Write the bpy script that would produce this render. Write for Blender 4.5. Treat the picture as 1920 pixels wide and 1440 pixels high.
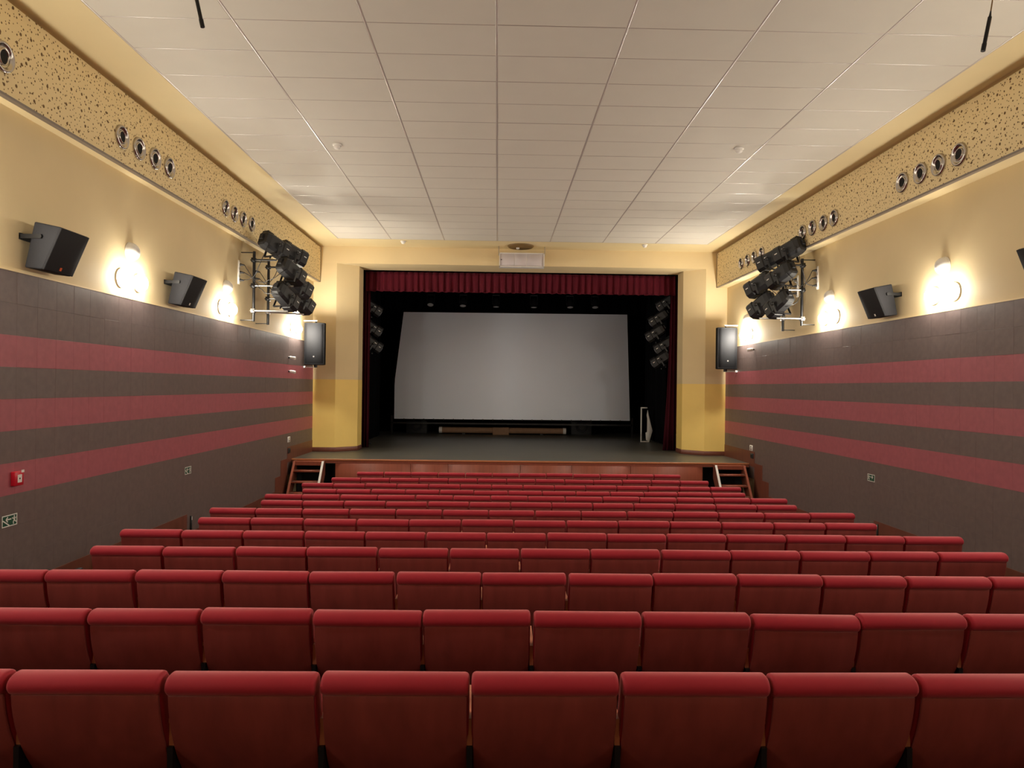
import bpy, bmesh, math, random
from mathutils import Vector, Matrix, Euler
random.seed(7)
SC = bpy.context.scene
COL = SC.collection
for o in list(bpy.data.objects):
    bpy.data.objects.remove(o)
PI = math.pi
H0 = 2.66                       # eye height above the floor in front of the stage

# ------------------------------------------------------------------ camera
FPX, YAW, PITCH, ROLL = 1330.1, 0.0200, 0.0042, 0.0123
def cam_axes():
    sy, cy = math.sin(YAW), math.cos(YAW)
    f = Vector((sy, cy, 0)); r = Vector((cy, -sy, 0)); u = Vector((0, 0, 1))
    f2 = f * math.cos(PITCH) + u * math.sin(PITCH)
    u2 = u * math.cos(PITCH) - f * math.sin(PITCH)
    r3 = r * math.cos(ROLL) + u2 * math.sin(ROLL)
    u3 = u2 * math.cos(ROLL) - r * math.sin(ROLL)
    return r3, u3, f2
CR, CU, CF = cam_axes()
camd = bpy.data.cameras.new('camera')
camd.sensor_fit = 'HORIZONTAL'; camd.sensor_width = 36.0
camd.lens = 36.0 * FPX / 1920.0
camd.clip_start = 0.05; camd.clip_end = 100
cam = bpy.data.objects.new('camera', camd); COL.objects.link(cam)
m = Matrix.Identity(4)
for i in range(3):
    m[i][0] = CR[i]; m[i][1] = CU[i]; m[i][2] = -CF[i]
m[2][3] = H0
cam.matrix_world = m
SC.camera = cam
# ------------------------------------------------------------------ light and exposure (the hall is lit by its wall lamps and by added unseen ones)
LAMP = 330.0                    # radiance of the lit opal domes
LAMP_COL = (1.0, 0.94, 0.81)
SC.view_settings.view_transform = 'Standard'
SC.view_settings.look = 'None'
SC.view_settings.exposure = 0.12
SC.view_settings.gamma = 1.0
SC.view_settings.use_curve_mapping = False
w = bpy.data.worlds.new('world'); SC.world = w; w.use_nodes = True
w.node_tree.nodes['Background'].inputs[0].default_value = (0, 0, 0, 1)
SC.cycles.use_denoising = True
SC.cycles.max_bounces = 10; SC.cycles.diffuse_bounces = 8
SC.cycles.sample_clamp_indirect = 6.0
SC.cycles.caustics_reflective = False; SC.cycles.caustics_refractive = False

# ------------------------------------------------------------------ helpers
def at(px, py, axis, val):
    """room point on the plane axis=val that is seen at a point of the photograph (1920x1440)"""
    d = CF + CR * ((px - 960) / FPX) - CU * ((py - 720) / FPX)
    p = d * (val / d[axis])
    return Vector((p.x, p.y, p.z + H0))

def lin(c):
    c = c / 255.0
    return c / 12.92 if c <= 0.04045 else ((c + 0.055) / 1.055) ** 2.4
def rgb(r, g, b): return (lin(r), lin(g), lin(b), 1.0)

class NT:
    def __init__(s, name):
        s.m = bpy.data.materials.new(name); s.m.use_nodes = True
        s.t = s.m.node_tree; s.b = s.t.nodes['Principled BSDF']
    def n(s, typ, **kw):
        x = s.t.nodes.new(typ)
        for k, v in kw.items(): setattr(x, k, v)
        return x
    def l(s, a, b): s.t.links.new(a, b)

def mat(name, col, rough=0.6, metal=0.0, spec=0.5, var=0.0, scale=(6, 6, 6), bump=0.0, sheen=0.0, col2=None, coat=0.0):
    k = NT(name); b = k.b
    b.inputs['Roughness'].default_value = rough; b.inputs['Metallic'].default_value = metal
    b.inputs['Specular IOR Level'].default_value = spec
    if sheen:
        b.inputs['Sheen Weight'].default_value = sheen; b.inputs['Sheen Roughness'].default_value = 0.45
        b.inputs['Sheen Tint'].default_value = (1.0, 0.45, 0.42, 1)
    if coat:
        b.inputs['Coat Weight'].default_value = coat; b.inputs['Coat Roughness'].default_value = 0.25
    b.inputs['Base Color'].default_value = col
    if var or col2:
        tc = k.n('ShaderNodeTexCoord'); mp = k.n('ShaderNodeMapping'); mp.inputs['Scale'].default_value = scale
        oi = k.n('ShaderNodeObjectInfo'); ad = k.n('ShaderNodeVectorMath', operation='ADD')
        ml = k.n('ShaderNodeMath', operation='MULTIPLY'); ml.inputs[1].default_value = 37.0
        k.l(oi.outputs['Random'], ml.inputs[0])
        k.l(tc.outputs['Object'], ad.inputs[0]); k.l(ml.outputs[0], ad.inputs[1])
        k.l(ad.outputs[0], mp.inputs['Vector'])
        nz = k.n('ShaderNodeTexNoise'); nz.inputs['Scale'].default_value = 1.0; nz.inputs['Detail'].default_value = 5.0
        k.l(mp.outputs[0], nz.inputs['Vector'])
        mx = k.n('ShaderNodeMix', data_type='RGBA')
        c2 = col2 if col2 else tuple(min(1, c * (1 + var)) for c in col[:3]) + (1,)
        c1 = col if col2 else tuple(c * (1 - var) for c in col[:3]) + (1,)
        mx.inputs[6].default_value = c1; mx.inputs[7].default_value = c2
        rm = k.n('ShaderNodeMapRange'); rm.inputs[1].default_value = 0.3; rm.inputs[2].default_value = 0.7
        k.l(nz.outputs['Fac'], rm.inputs[0]); k.l(rm.outputs[0], mx.inputs[0])
        k.l(mx.outputs[2], b.inputs['Base Color'])
        if bump:
            bp = k.n('ShaderNodeBump'); bp.inputs['Strength'].default_value = bump; bp.inputs['Distance'].default_value = 0.004
            k.l(nz.outputs['Fac'], bp.inputs['Height']); k.l(bp.outputs[0], b.inputs['Normal'])
    return k.m

def emis(name, col, strength, zmax, rim):
    """opal glass dome over a bulb: brightest in the middle, weaker towards the rim by the wall"""
    k = NT(name); b = k.b
    b.inputs['Base Color'].default_value = (0.9, 0.88, 0.84, 1); b.inputs['Roughness'].default_value = 0.3
    b.inputs['Emission Color'].default_value = col + (1,)
    tc = k.n('ShaderNodeTexCoord'); sp = k.n('ShaderNodeSeparateXYZ'); rm = k.n('ShaderNodeMapRange')
    rm.inputs[1].default_value = 0.0; rm.inputs[2].default_value = zmax
    rm.inputs[3].default_value = strength * rim; rm.inputs[4].default_value = strength
    pw = k.n('ShaderNodeMath', operation='POWER'); pw.inputs[1].default_value = 1.6
    dv = k.n('ShaderNodeMath', operation='DIVIDE'); dv.inputs[1].default_value = zmax
    rm.inputs[2].default_value = 1.0
    k.l(tc.outputs['Object'], sp.inputs[0]); k.l(sp.outputs['Z'], dv.inputs[0]); k.l(dv.outputs[0], pw.inputs[0])
    k.l(pw.outputs[0], rm.inputs[0]); k.l(rm.outputs[0], b.inputs['Emission Strength'])
    return k.m

def perforated(name):
    k = NT(name); b = k.b
    b.inputs['Roughness'].default_value = 0.7
    tc = k.n('ShaderNodeTexCoord'); sp = k.n('ShaderNodeSeparateXYZ'); cb = k.n('ShaderNodeCombineXYZ')
    k.l(tc.outputs['Object'], sp.inputs[0]); k.l(sp.outputs['Y'], cb.inputs[0]); k.l(sp.outputs['Z'], cb.inputs[1])
    prev = None
    for sc, r, off in ((5.6, 0.0170, 0.0), (11.5, 0.0102, 3.3), (17.0, 0.0066, 7.7)):
        ad = k.n('ShaderNodeVectorMath', operation='ADD'); ad.inputs[1].default_value = (off, off * 1.7, 0)
        k.l(cb.outputs[0], ad.inputs[0])
        vo = k.n('ShaderNodeTexVoronoi', voronoi_dimensions='2D', feature='F1'); vo.inputs['Scale'].default_value = sc
        vo.inputs['Randomness'].default_value = 0.85
        k.l(ad.outputs[0], vo.inputs['Vector'])
        lt = k.n('ShaderNodeMapRange'); lt.inputs[1].default_value = r * sc; lt.inputs[2].default_value = r * sc * 0.75
        k.l(vo.outputs['Distance'], lt.inputs[0])
        if prev is None: prev = lt.outputs[0]
        else:
            mxx = k.n('ShaderNodeMath', operation='MAXIMUM'); k.l(prev, mxx.inputs[0]); k.l(lt.outputs[0], mxx.inputs[1]); prev = mxx.outputs[0]
    mx = k.n('ShaderNodeMix', data_type='RGBA')
    mx.inputs[6].default_value = rgb(232, 211, 162); mx.inputs[7].default_value = rgb(104, 74, 36)
    k.l(prev, mx.inputs[0]); k.l(mx.outputs[2], b.inputs['Base Color'])
    bp = k.n('ShaderNodeBump'); bp.inputs['Strength'].default_value = 0.6; bp.inputs['Distance'].default_value = -0.004
    k.l(prev, bp.inputs['Height']); k.l(bp.outputs[0], b.inputs['Normal'])
    return k.m

M = dict(
    plaster=mat('cream plaster', rgb(218, 197, 153), 0.75, var=0.03, scale=(1.5, 1.5, 1.5)),
    plaster_low=mat('yellow plaster', rgb(240, 206, 116), 0.6, var=0.03, scale=(1.5, 1.5, 1.5)),
    ceil=mat('ceiling tile white', rgb(203, 196, 184), 0.8, var=0.015, scale=(3, 3, 3)),
    ceil_border=mat('ceiling border plaster', rgb(216, 196, 150), 0.75, var=0.02, scale=(2, 2, 2)),
    rail=mat('white grid metal', rgb(180, 167, 160), 0.30, spec=1.0, coat=0.8),
    metal_strip=mat('grey metal strip', rgb(135, 125, 118), 0.35, metal=0.6),
    cream_trim=mat('cream trim', rgb(236, 212, 165), 0.5),
    perf=perforated('perforated board'),
    brown=mat('brown acoustic tile', rgb(106, 90, 87), 0.5, var=0.10, scale=(14, 14, 14), bump=0.25),
    pink=mat('maroon acoustic tile', rgb(162, 86, 96), 0.5, var=0.08, scale=(14, 14, 14), bump=0.25),
    dado=mat('dado wood', rgb(112, 62, 47), 0.45, var=0.12, scale=(9, 9, 1.2)),
    stage_wood=mat('stage front wood', rgb(146, 76, 54), 0.42, var=0.14, scale=(22, 22, 1.0)),
    nosing=mat('stage nosing wood', rgb(176, 112, 74), 0.35, var=0.1, scale=(1, 12, 12)),
    stage_floor=mat('dark stage floor', rgb(74, 72, 66), 0.42, var=0.12, scale=(1.5, 1.0, 1)),
    carpet=mat('dark red carpet', rgb(70, 34, 34), 0.95, var=0.2, scale=(60, 60, 60)),
    velvet=mat('red velvet', rgb(160, 35, 50), 0.75, spec=0.25, var=0.06, scale=(5, 5, 5), sheen=0.45),
    shell=mat('red brown plywood', rgb(138, 63, 58), 0.42, var=0.14, scale=(16, 16, 1.6), spec=0.4),
    arm=mat('armrest beech', rgb(196, 124, 96), 0.4, var=0.1, scale=(20, 3, 20)),
    blackm=mat('black steel', rgb(26, 25, 26), 0.4, metal=0.3),
    blackp=mat('black plastic', rgb(34, 33, 35), 0.55, var=0.1, scale=(60, 60, 60)),
    main_cab=mat('black speaker cabinet', rgb(27, 27, 29), 0.8, spec=0.15, var=0.06, scale=(80, 80, 80)),
    grey_cab=mat('charcoal cabinet', rgb(44, 43, 46), 0.72, spec=0.25, var=0.06, scale=(80, 80, 80)),
    grille=mat('black grille cloth', rgb(26, 25, 28), 0.8, var=0.1, scale=(120, 120, 120)),
    chrome=mat('chrome', rgb(190, 184, 180), 0.24, metal=1.0),
    steel=mat('bright steel', rgb(176, 172, 168), 0.3, metal=0.8),
    hole=mat('dark void', rgb(14, 12, 12), 0.9),
    white=mat('white enamel', rgb(226, 222, 216), 0.4),
    opal=mat('opal glass unlit', rgb(236, 234, 230), 0.25),
    boxface=mat('white box face', rgb(206, 198, 200), 0.45),
    lit=emis('lit opal glass', LAMP_COL, LAMP, 0.116, 0.06),
    lit_rear=emis('lit opal glass, weaker bulb', LAMP_COL, LAMP * 0.6, 0.116, 0.06),  # weaker copy for the added lamps behind the last row
    lit_stage=emis('lit opal glass, stronger bulb', LAMP_COL, LAMP * 2.5, 0.116, 0.12),
    black=mat('black drape', rgb(12, 12, 14), 0.95, spec=0.05),
    blackbox=mat('black box surfaces', rgb(15, 14, 17), 0.7, spec=0.2),
    curtain_shaded=mat('maroon curtain darkened for shade', rgb(58, 12, 24), 0.8, spec=0.1, var=0.1, scale=(10, 10, 1)),  # same maroon cloth, with the shade at the stage sides put into its colour
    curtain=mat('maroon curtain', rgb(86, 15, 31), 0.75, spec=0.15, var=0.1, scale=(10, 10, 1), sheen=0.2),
    screen=mat('cinema screen', rgb(230, 237, 250), 0.55, metal=0.75, var=0.01, scale=(1, 1, 1)),
    card=mat('cardboard', rgb(150, 116, 90), 0.8, var=0.08, scale=(8, 8, 8)),
    red=mat('red call point', rgb(190, 22, 44), 0.35),
    green=mat('sign green', rgb(12, 74, 52), 0.45),
    orange=mat('orange badge', rgb(226, 100, 50), 0.5),
    lens=mat('lens glass', rgb(120, 120, 126), 0.12, spec=0.8),
    lens_dim=mat('dim lens glass', rgb(150, 150, 155), 0.35, spec=0.5),
    spot=mat('black spotlight paint', rgb(22, 21, 23), 0.55, var=0.1, scale=(30, 30, 30)),
    tag=mat('pale label', rgb(238, 234, 228), 0.5),
    brown_disc=mat('brown ceiling disc', rgb(112, 86, 44), 0.6),
    cable=mat('brown cable', rgb(120, 90, 50), 0.5),
)

class MB:
    def __init__(s): s.v = []; s.f = []; s.mi = []; s.sm = []
    def add(s, vs, fs, mi=0, smooth=False, mtx=None):
        o = len(s.v)
        s.v += [tuple((mtx @ Vector(p)) if mtx is not None else p) for p in vs]
        s.f += [tuple(i + o for i in f) for f in fs]; s.mi += [mi] * len(fs); s.sm += [smooth] * len(fs)
        return s
    def box(s, c, d, mi=0, mtx=None):
        x, y, z = c; a, b, e = d[0] / 2, d[1] / 2, d[2] / 2
        vs = [(x + i * a, y + j * b, z + k * e) for k in (-1, 1) for j in (-1, 1) for i in (-1, 1)]
        fs = [(0, 2, 3, 1), (4, 5, 7, 6), (0, 1, 5, 4), (2, 6, 7, 3), (0, 4, 6, 2), (1, 3, 7, 5)]
        return s.add(vs, fs, mi, False, mtx)
    def box2(s, lo, hi, mi=0, mtx=None):
        return s.box([(lo[i] + hi[i]) / 2 for i in range(3)], [abs(hi[i] - lo[i]) for i in range(3)], mi, mtx)
    def cbox(s, c, d, ch, mi=0, mtx=None):
        """box whose +z edges are chamfered by ch"""
        x, y, z = c; a, b, e = d[0] / 2, d[1] / 2, d[2] / 2
        vs = []
        for zz, q in ((-e, 0), (e - ch, 0), (e, ch)):
            vs += [(x - a + q, y - b + q, z + zz), (x + a - q, y - b + q, z + zz), (x + a - q, y + b - q, z + zz), (x - a + q, y + b - q, z + zz)]
        fs = [(3, 2, 1, 0), (8, 9, 10, 11)]
        for r in (0, 4):
            for i in range(4): fs.append((r + i, r + (i + 1) % 4, r + 4 + (i + 1) % 4, r + 4 + i))
        return s.add(vs, fs, mi, False, mtx)
    def prism(s, poly, axis, lo, hi, mi=0, mtx=None, smooth=False, caps=True):
        """extrude a 2-D polygon along axis (0,1,2); the polygon gives the two other coordinates in order"""
        n = len(poly); vs = []
        for t in (lo, hi):
            for p in poly:
                q = list(p); q.insert(axis, t); vs.append(tuple(q))
        fs = [(i, (i + 1) % n, n + (i + 1) % n, n + i) for i in range(n)]
        s.add(vs, fs, mi, smooth, mtx)
        if caps: s.add(vs, [tuple(range(n - 1, -1, -1)), tuple(range(n, 2 * n))], mi, False, mtx)
        return s
    def lathe(s, prof, n=20, mi=0, mtx=None, smooth=True):
        """revolve (r, z) profile about z"""
        vs = []; fs = []
        for r, z in prof:
            for i in range(n):
                a = 2 * PI * i / n; vs.append((r * math.cos(a), r * math.sin(a), z))
        for j in range(len(prof) - 1):
            for i in range(n):
                fs.append((j * n + i, j * n + (i + 1) % n, (j + 1) * n + (i + 1) % n, (j + 1) * n + i))
        return s.add(vs, fs, mi, smooth, mtx)
    def disc(s, r, z, n=20, mi=0, mtx=None):
        return s.add([(r * math.cos(2 * PI * i / n), r * math.sin(2 * PI * i / n), z) for i in range(n)], [tuple(range(n))], mi, False, mtx)
    def cyl(s, a, b, r, n=10, mi=0, mtx=None, r2=None):
        a = Vector(a); b = Vector(b); d = b - a; L = d.length
        q = d.to_track_quat('Z', 'Y').to_matrix().to_4x4(); T = Matrix.Translation(a) @ q
        if mtx is not None: T = mtx @ T
        r2 = r if r2 is None else r2
        s.lathe([(r, 0), (r2, L)], n, mi, T)
        s.add([(r * math.cos(2 * PI * i / n), r * math.sin(2 * PI * i / n), 0) for i in range(n)], [tuple(range(n - 1, -1, -1))], mi, False, T)
        s.disc(r2, L, n, mi, T)
        return s
    def tube(s, pts, r, n=6, mi=0):
        pts = [Vector(p) for p in pts]; vs = []; fs = []
        up = Vector((0.3, 0.2, 1)).normalized()
        for i, p in enumerate(pts):
            t = (pts[min(i + 1, len(pts) - 1)] - pts[max(i - 1, 0)]).normalized()
            a = t.cross(up)
            if a.length < 1e-3: a = t.cross(Vector((1, 0, 0)))
            a.normalize(); b = t.cross(a)
            for k in range(n):
                w_ = 2 * PI * k / n; vs.append(tuple(p + a * (r * math.cos(w_)) + b * (r * math.sin(w_))))
        for i in range(len(pts) - 1):
            for k in range(n):
                fs.append((i * n + k, i * n + (k + 1) % n, (i + 1) * n + (k + 1) % n, (i + 1) * n + k))
        fs.append(tuple(range(n - 1, -1, -1))); fs.append(tuple(range((len(pts) - 1) * n, len(pts) * n)))
        return s.add(vs, fs, mi, True)
    def mesh(s, name, mats, bevel=0.0, seg=2, fix=True):
        me = bpy.data.meshes.new(name); me.from_pydata(s.v, [], s.f)
        for m_ in (mats if isinstance(mats, (list, tuple)) else [mats]): me.materials.append(m_)
        for p, mi, sm in zip(me.polygons, s.mi, s.sm): p.material_index = mi; p.use_smooth = sm
        if bevel or fix:
            bm = bmesh.new(); bm.from_mesh(me)
            if bevel:
                bmesh.ops.remove_doubles(bm, verts=bm.verts, dist=1e-5)
                es = [e for e in bm.edges if len(e.link_faces) == 2 and e.calc_face_angle(0) > 0.6]
                bmesh.ops.bevel(bm, geom=es, offset=bevel, segments=seg, affect='EDGES', profile=0.5, clamp_overlap=True)
                for f in bm.faces: f.smooth = True
            bmesh.ops.recalc_face_normals(bm, faces=bm.faces)
            bm.to_mesh(me); bm.free()
        me.update()
        return me
    def build(s, name, mats, parent=None, bevel=0.0, seg=2):
        return link(name, s.mesh(name, mats, bevel, seg), parent)

def link(name, me, parent=None, loc=None, rot=None):
    o = bpy.data.objects.new(name, me); COL.objects.link(o)
    if parent is not None: o.parent = parent
    if loc is not None: o.location = loc
    if rot is not None: o.rotation_euler = rot
    return o
def tag(o, label=None, cat=None, group=None, kind=None):
    if label: o['label'] = label
    if cat: o['category'] = cat
    if group: o['group'] = group
    if kind: o['kind'] = kind
    return o
def thing(name, label, cat, loc=(0, 0, 0), rot=(0, 0, 0), group=None):
    o = bpy.data.objects.new(name, None); COL.objects.link(o)
    o.location = loc; o.rotation_euler = rot; o.empty_display_size = 0.1
    return tag(o, label, cat, group)
def copy_tree(o, parent=None):
    kids = KIDS.get(o.name, [])
    c = o.copy(); COL.objects.link(c)
    if parent is not None: c.parent = parent
    for ch in [x for x in bpy.data.objects if x.parent == o]: copy_tree(ch, c)
    return c
KIDS = {}
def structure(name, label, cat='structure', me=None):
    o = bpy.data.objects.new(name, me); COL.objects.link(o)
    return tag(o, label, cat, None, 'structure')

# ------------------------------------------------------------------ measures of the hall (heights relative to the eye are shifted by H0)
XL, XR = -4.405, 5.487
YB, YF = -3.2, 17.0
ZC = 3.308 + H0                 # ceiling
SOL, SOR = -4.262, 5.250        # faces of the perforated bulkheads
ZSB = 2.454 + H0
ZP = 0.993 + H0                 # top of the acoustic tiles
TS = 0.2895                     # tile module
YS, ZS = 15.3, -1.595 + H0      # stage front and stage top
ROWS = [('A', 2.576, -1.051, 14, 2, 9), ('B', 3.536, -1.126, 13, 1, 10), ('C', 4.527, -1.198, 14, 0, 12), ('D', 5.507, -1.264, 13, 0, 12),
        ('E', 6.448, -1.333, 14, 0, 13), ('F', 7.444, -1.404, 13, 0, 12), ('G', 8.427, -1.471, 14, 0, 13), ('H', 9.430, -1.540, 13, 0, 12),
        ('I', 10.42, -1.607, 14, 0, 13), ('J', 11.415, -1.675, 13, 0, 12), ('K', 12.398, -1.717, 14, 0, 13), ('L', 13.417, -1.744, 13, 0, 12),
        ('M', 14.448, -1.759, 12, 0, 11)]
SEAT_H = 0.90
def floor_z(y):
    pts = [(-3.2, 0.709 + 5.8 * 0.072)] + [(r[1], r[2] + H0 - SEAT_H) for r in ROWS] + [(20, 0.0)]
    for (a, za), (b, zb) in zip(pts, pts[1:]):
        if y <= b: return za + (zb - za) * (y - a) / (b - a)
    return 0.0

# floor: a gently raked slab
fl = MB(); ys = [-3.2] + [r[1] for r in ROWS] + [15.6]
poly = [(y, floor_z(y)) for y in ys] + [(15.6, -0.3), (-3.2, -0.3)]
fl.prism(poly, 0, XL - 0.05, XR + 0.05)
structure('floor', 'dark red carpeted floor sloping down under the seat rows', 'floor', fl.mesh('floor', M['carpet']))

# side walls with acoustic tiles
def side_wall(side):
    X = XL if side == 'left' else XR; sg = 1 if side == 'left' else -1
    wm = MB().box2((X - sg * 0.02, YB, -0.3), (X - sg * 0.25, YF + 0.9, ZC + 0.1))
    W = structure('wall_' + side, 'side wall on the %s, cream above and brown tiles with three maroon bands below' % side, 'wall', wm.mesh('wall_' + side, M['plaster']))
    tm = {}
    for key in ('brown', 'pink'):
        tm[key] = MB().cbox((0, 0, 0.01), (TS - 0.0006, TS - 0.0006, 0.02), 0.0009).mesh('acoustic_tile', M[key])
    rot = (0, PI / 2, 0) if side == 'left' else (0, -PI / 2, 0)
    cols = int((17.0 - YB) / TS)
    cand = []
    for r in range(13):
        zt = ZP - r * TS
        key = 'pink' if r in (2, 4, 6) else 'brown'
        for c in range(cols + 1):
            yc = YF - (c + 0.5) * TS
            zc = zt - TS / 2
            if zc + TS / 2 < floor_z(yc) + 0.02: continue
            if zt < (-1.87 if yc < 10.0 else -2.14 if yc < 14.3 else -1.87) + H0 - .02: continue
            h = (zc - H0)
            px = 932 + X * FPX / max(yc, .1)
            vis = yc > 5.5 and -25 < px < 1945 and not (yc < 14 and h < -1.85) and not (yc > 10.2 and h < -1.95)
            cand.append((yc if vis else 100 + yc, r, yc, zc, key))
    cand.sort()
    rest = {'brown': MB(), 'pink': MB()}
    R3 = Euler(rot).to_matrix().to_4x4()
    for i, (k_, r, yc, zc, key) in enumerate(cand):
        dx = random.uniform(-0.0005, 0.0005)
        if i < 300:
            link('acoustic_tile', tm[key], W, (X - sg * (0.02 - dx), yc, zc), rot)
        else:
            rest[key].cbox((0, 0, 0.01), (TS - 0.0006, TS - 0.0006, 0.02), 0.0009, 0, Matrix.Translation((X - sg * (0.02 - dx), yc, zc)) @ R3)
    for key in rest:
        tag(rest[key].build('acoustic_tiles', M[key], W), kind='stuff')
    MB().box2((X - sg * 0.02, YB, ZP), (X + sg * 0.002, YF, ZP + 0.014)).build('top_trim', M['cream_trim'], W)
    # wooden dado, in steps towards the stage
    for y0, y1, zt in ((YB, 10.2, -1.87), (14.2, 14.55, -1.87), (14.55, 15.0, -1.56), (15.0, YF, -1.32), (10.2, 14.2, -2.14)):
        zl = -0.2 if y0 < 15.0 else ZS - 0.05
        MB().box2((X - sg * 0.02, y0, zl), (X + sg * 0.006, y1, zt + H0)).build('dado_board', M['dado'], W)
    return W
side_wall('left'); side_wall('right')
structure('wall_rear', 'cream rear wall behind the last seats', 'wall', MB().box2((XL - .2, YB - .2, -0.3), (XR + .2, YB, ZC + .1)).mesh('wall_rear', M['plaster']))

# front wall: piers with splayed inner faces, header beam
def front_wall():
    zpt = 0.13 + H0
    FXL, FXR, SXL, SXR = -3.875, 4.99, -3.42, 4.55
    Y1, Y2 = 17.42, 17.95
    W = structure('wall_front', 'proscenium wall with two yellow piers and a header over the stage', 'wall')
    zh = 2.905 + H0
    for nm, a, b, c, d in (('left', XL - 0.02, FXL, SXL, 1), ('right', XR + 0.02, FXR, SXR, -1)):
        for part, z0, z1, mt in (('pier_lower', ZS - 0.02, zpt, 'plaster_low'), ('pier_upper', zpt, zh, 'plaster')):
            MB().prism([(a, YF), (b, YF), (c, Y1), (c, Y2), (a, Y2)], 2, z0, z1).build(part, M[mt], W)
        e = 0.012 * d
        MB().prism([(a, YF - .012), (b + e * .4, YF - .012), (c + e, Y1 - .006), (c + e, Y2), (c - .1 * d, Y2), (a, Y2)], 2, ZS, ZS + 0.105).build('pier_skirting', M['dado'], W, 0.003, 1)
    MB().box2((XL - .02, YF, zh), (XR + .02, Y2, ZC + .1)).build('header_beam', M['plaster'], W)
    return W
front_wall()

# suspended ceiling
XG = -0.0512
def ceiling():
    Y0, Y1 = 16.08, -2.0
    base = MB().box2((XL - .1, YB - .1, ZC + 0.02), (XR + .1, YF + .3, ZC + 0.12))
    C = structure('ceiling', 'suspended ceiling of pale rectangular tiles in a white metal grid', 'ceiling', base.mesh('ceiling', M['ceil']))
    x0, x1 = XG - 3.6, XG + 4.8
    for lo, hi in (((SOL - .15, YB, ZC), (x0, YF, ZC + .05)), ((x1, YB, ZC), (SOR + .25, YF, ZC + .05)), ((x0, Y0, ZC), (x1, YF, ZC + .05))):
        MB().box2(lo, hi).build('plaster_border', M['ceil_border'], C)
    tm = MB().cbox((0, 0, 0.0075), (1.178, 0.589, 0.015), 0.002).mesh('ceiling_tile', M['ceil'])
    rows = 31
    for j in range(rows):
        for i in range(7):
            link('ceiling_tile', tm, C, (XG - 3.0 + 1.2 * i, Y0 - 0.3 - 0.6 * j, ZC + 0.015 + random.uniform(-.0008, .0008)), (PI, random.uniform(-.0007, .0007), 0))
    def half(r, n=7, flat=1.0):
        return [(r * math.cos(PI + PI * k / (n - 1)), r * flat * math.sin(PI + PI * k / (n - 1))) for k in range(n)]
    yend = Y0 - rows * 0.6
    for i in range(8):
        p = [(XG - 3.6 + 1.2 * i + a, ZC + 0.001 + b) for a, b in half(0.0118, 9, .40)]
        MB().prism(p, 1, yend, Y0, smooth=True).build('grid_rail', M['rail'], C)
    for j in range(rows + 1):
        p = [(Y0 - 0.6 * j + a, ZC + 0.001 + b) for a, b in half(0.0060, 9, .6)]
        MB().prism(p, 0, x0, x1, smooth=True).build('cross_tee', M['rail'], C)
ceiling()

# bulkheads with the perforated board
def bulkhead(n, X, sg, side):
    T = structure('trim_%d' % n, 'perforated cream bulkhead running along the %s wall under the ceiling' % side, 'bulkhead',
                  MB().box2((X - sg * 0.05, YB, ZSB + 0.0), (X - sg * 0.30, YF, ZC)).mesh('trim', M['ceil_border']))
    MB().box2((X - sg * 0.05, YB, ZSB + 0.012), (X, YF - .004, ZC - 0.035)).build('perforated_board', M['perf'], T)
    MB().box2((X - sg * 0.05, YB, ZSB - 0.006), (X + sg * 0.004, YF - .004, ZSB + 0.016)).build('metal_strip', M['metal_strip'], T)
    MB().box2((X - sg * 0.01, YF - .02, ZSB), (X + sg * 0.006, YF - .002, ZC - 0.03)).build('end_trim', M['metal_strip'], T)
bulkhead(1, SOL, 1, 'left'); bulkhead(2, SOR, -1, 'right')

# ------------------------------------------------------------------ stage
def stage():
    S = structure('stage', 'dark stage floor with a wooden front below the screen', 'stage')
    MB().box2((-7.0, YS + 0.03, ZS - 0.10), (8.2, 25.6, ZS)).build('stage_floor', M['stage_floor'], S)
    MB().box2((XL + .006, YS - 0.012, ZS - 0.035), (XR - .006, YS + 0.03, ZS + 0.004)).build('stage_nosing', M['nosing'], S, 0.006, 2)
    MB().box2((XL + .006, YS + .45, 0), (XR - .006, YS + .5, ZS - .1)).build('niche_back', M['hole'], S)
    MB().box2((XL + .006, YS + 0.012, ZS - 0.085), (XR - .006, YS + 0.04, ZS - 0.035)).build('fascia_rail', M['stage_wood'], S)
    xs = [-3.47, -1.86, -1.05, 0.51, 1.62, 2.9, 4.47]
    for a, b in zip(xs, xs[1:]):
        MB().box2((a + .003, YS + .018, 0.0), (b - .003, YS + .04, ZS - .088)).build('front_panel', M['stage_wood'], S, 0.003, 1)
    return S
stage()
# black box around the stage
BB = structure('wall_stage', 'black side and back masking round the stage', 'wall')
for lo, hi in (((-7.0, 17.96, ZS), (-6.9, 25.6, 7.2)), ((8.1, 17.96, ZS), (8.2, 25.6, 7.2)), ((-7, 25.5, ZS), (8.2, 25.6, 7.2)), ((-7, 17.96, 7.1), (8.2, 25.6, 7.2)),
               ((-7, 17.96, ZS), (XL - .02, 18.0, 7.2)), ((XR + .02, 17.96, ZS), (8.2, 18.0, 7.2)), ((-4.4, 17.96, 2.95 + H0), (5.5, 18.0, 7.2))):
    MB().box2(lo, hi).build('masking_panel', M['blackbox'], BB)

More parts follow.
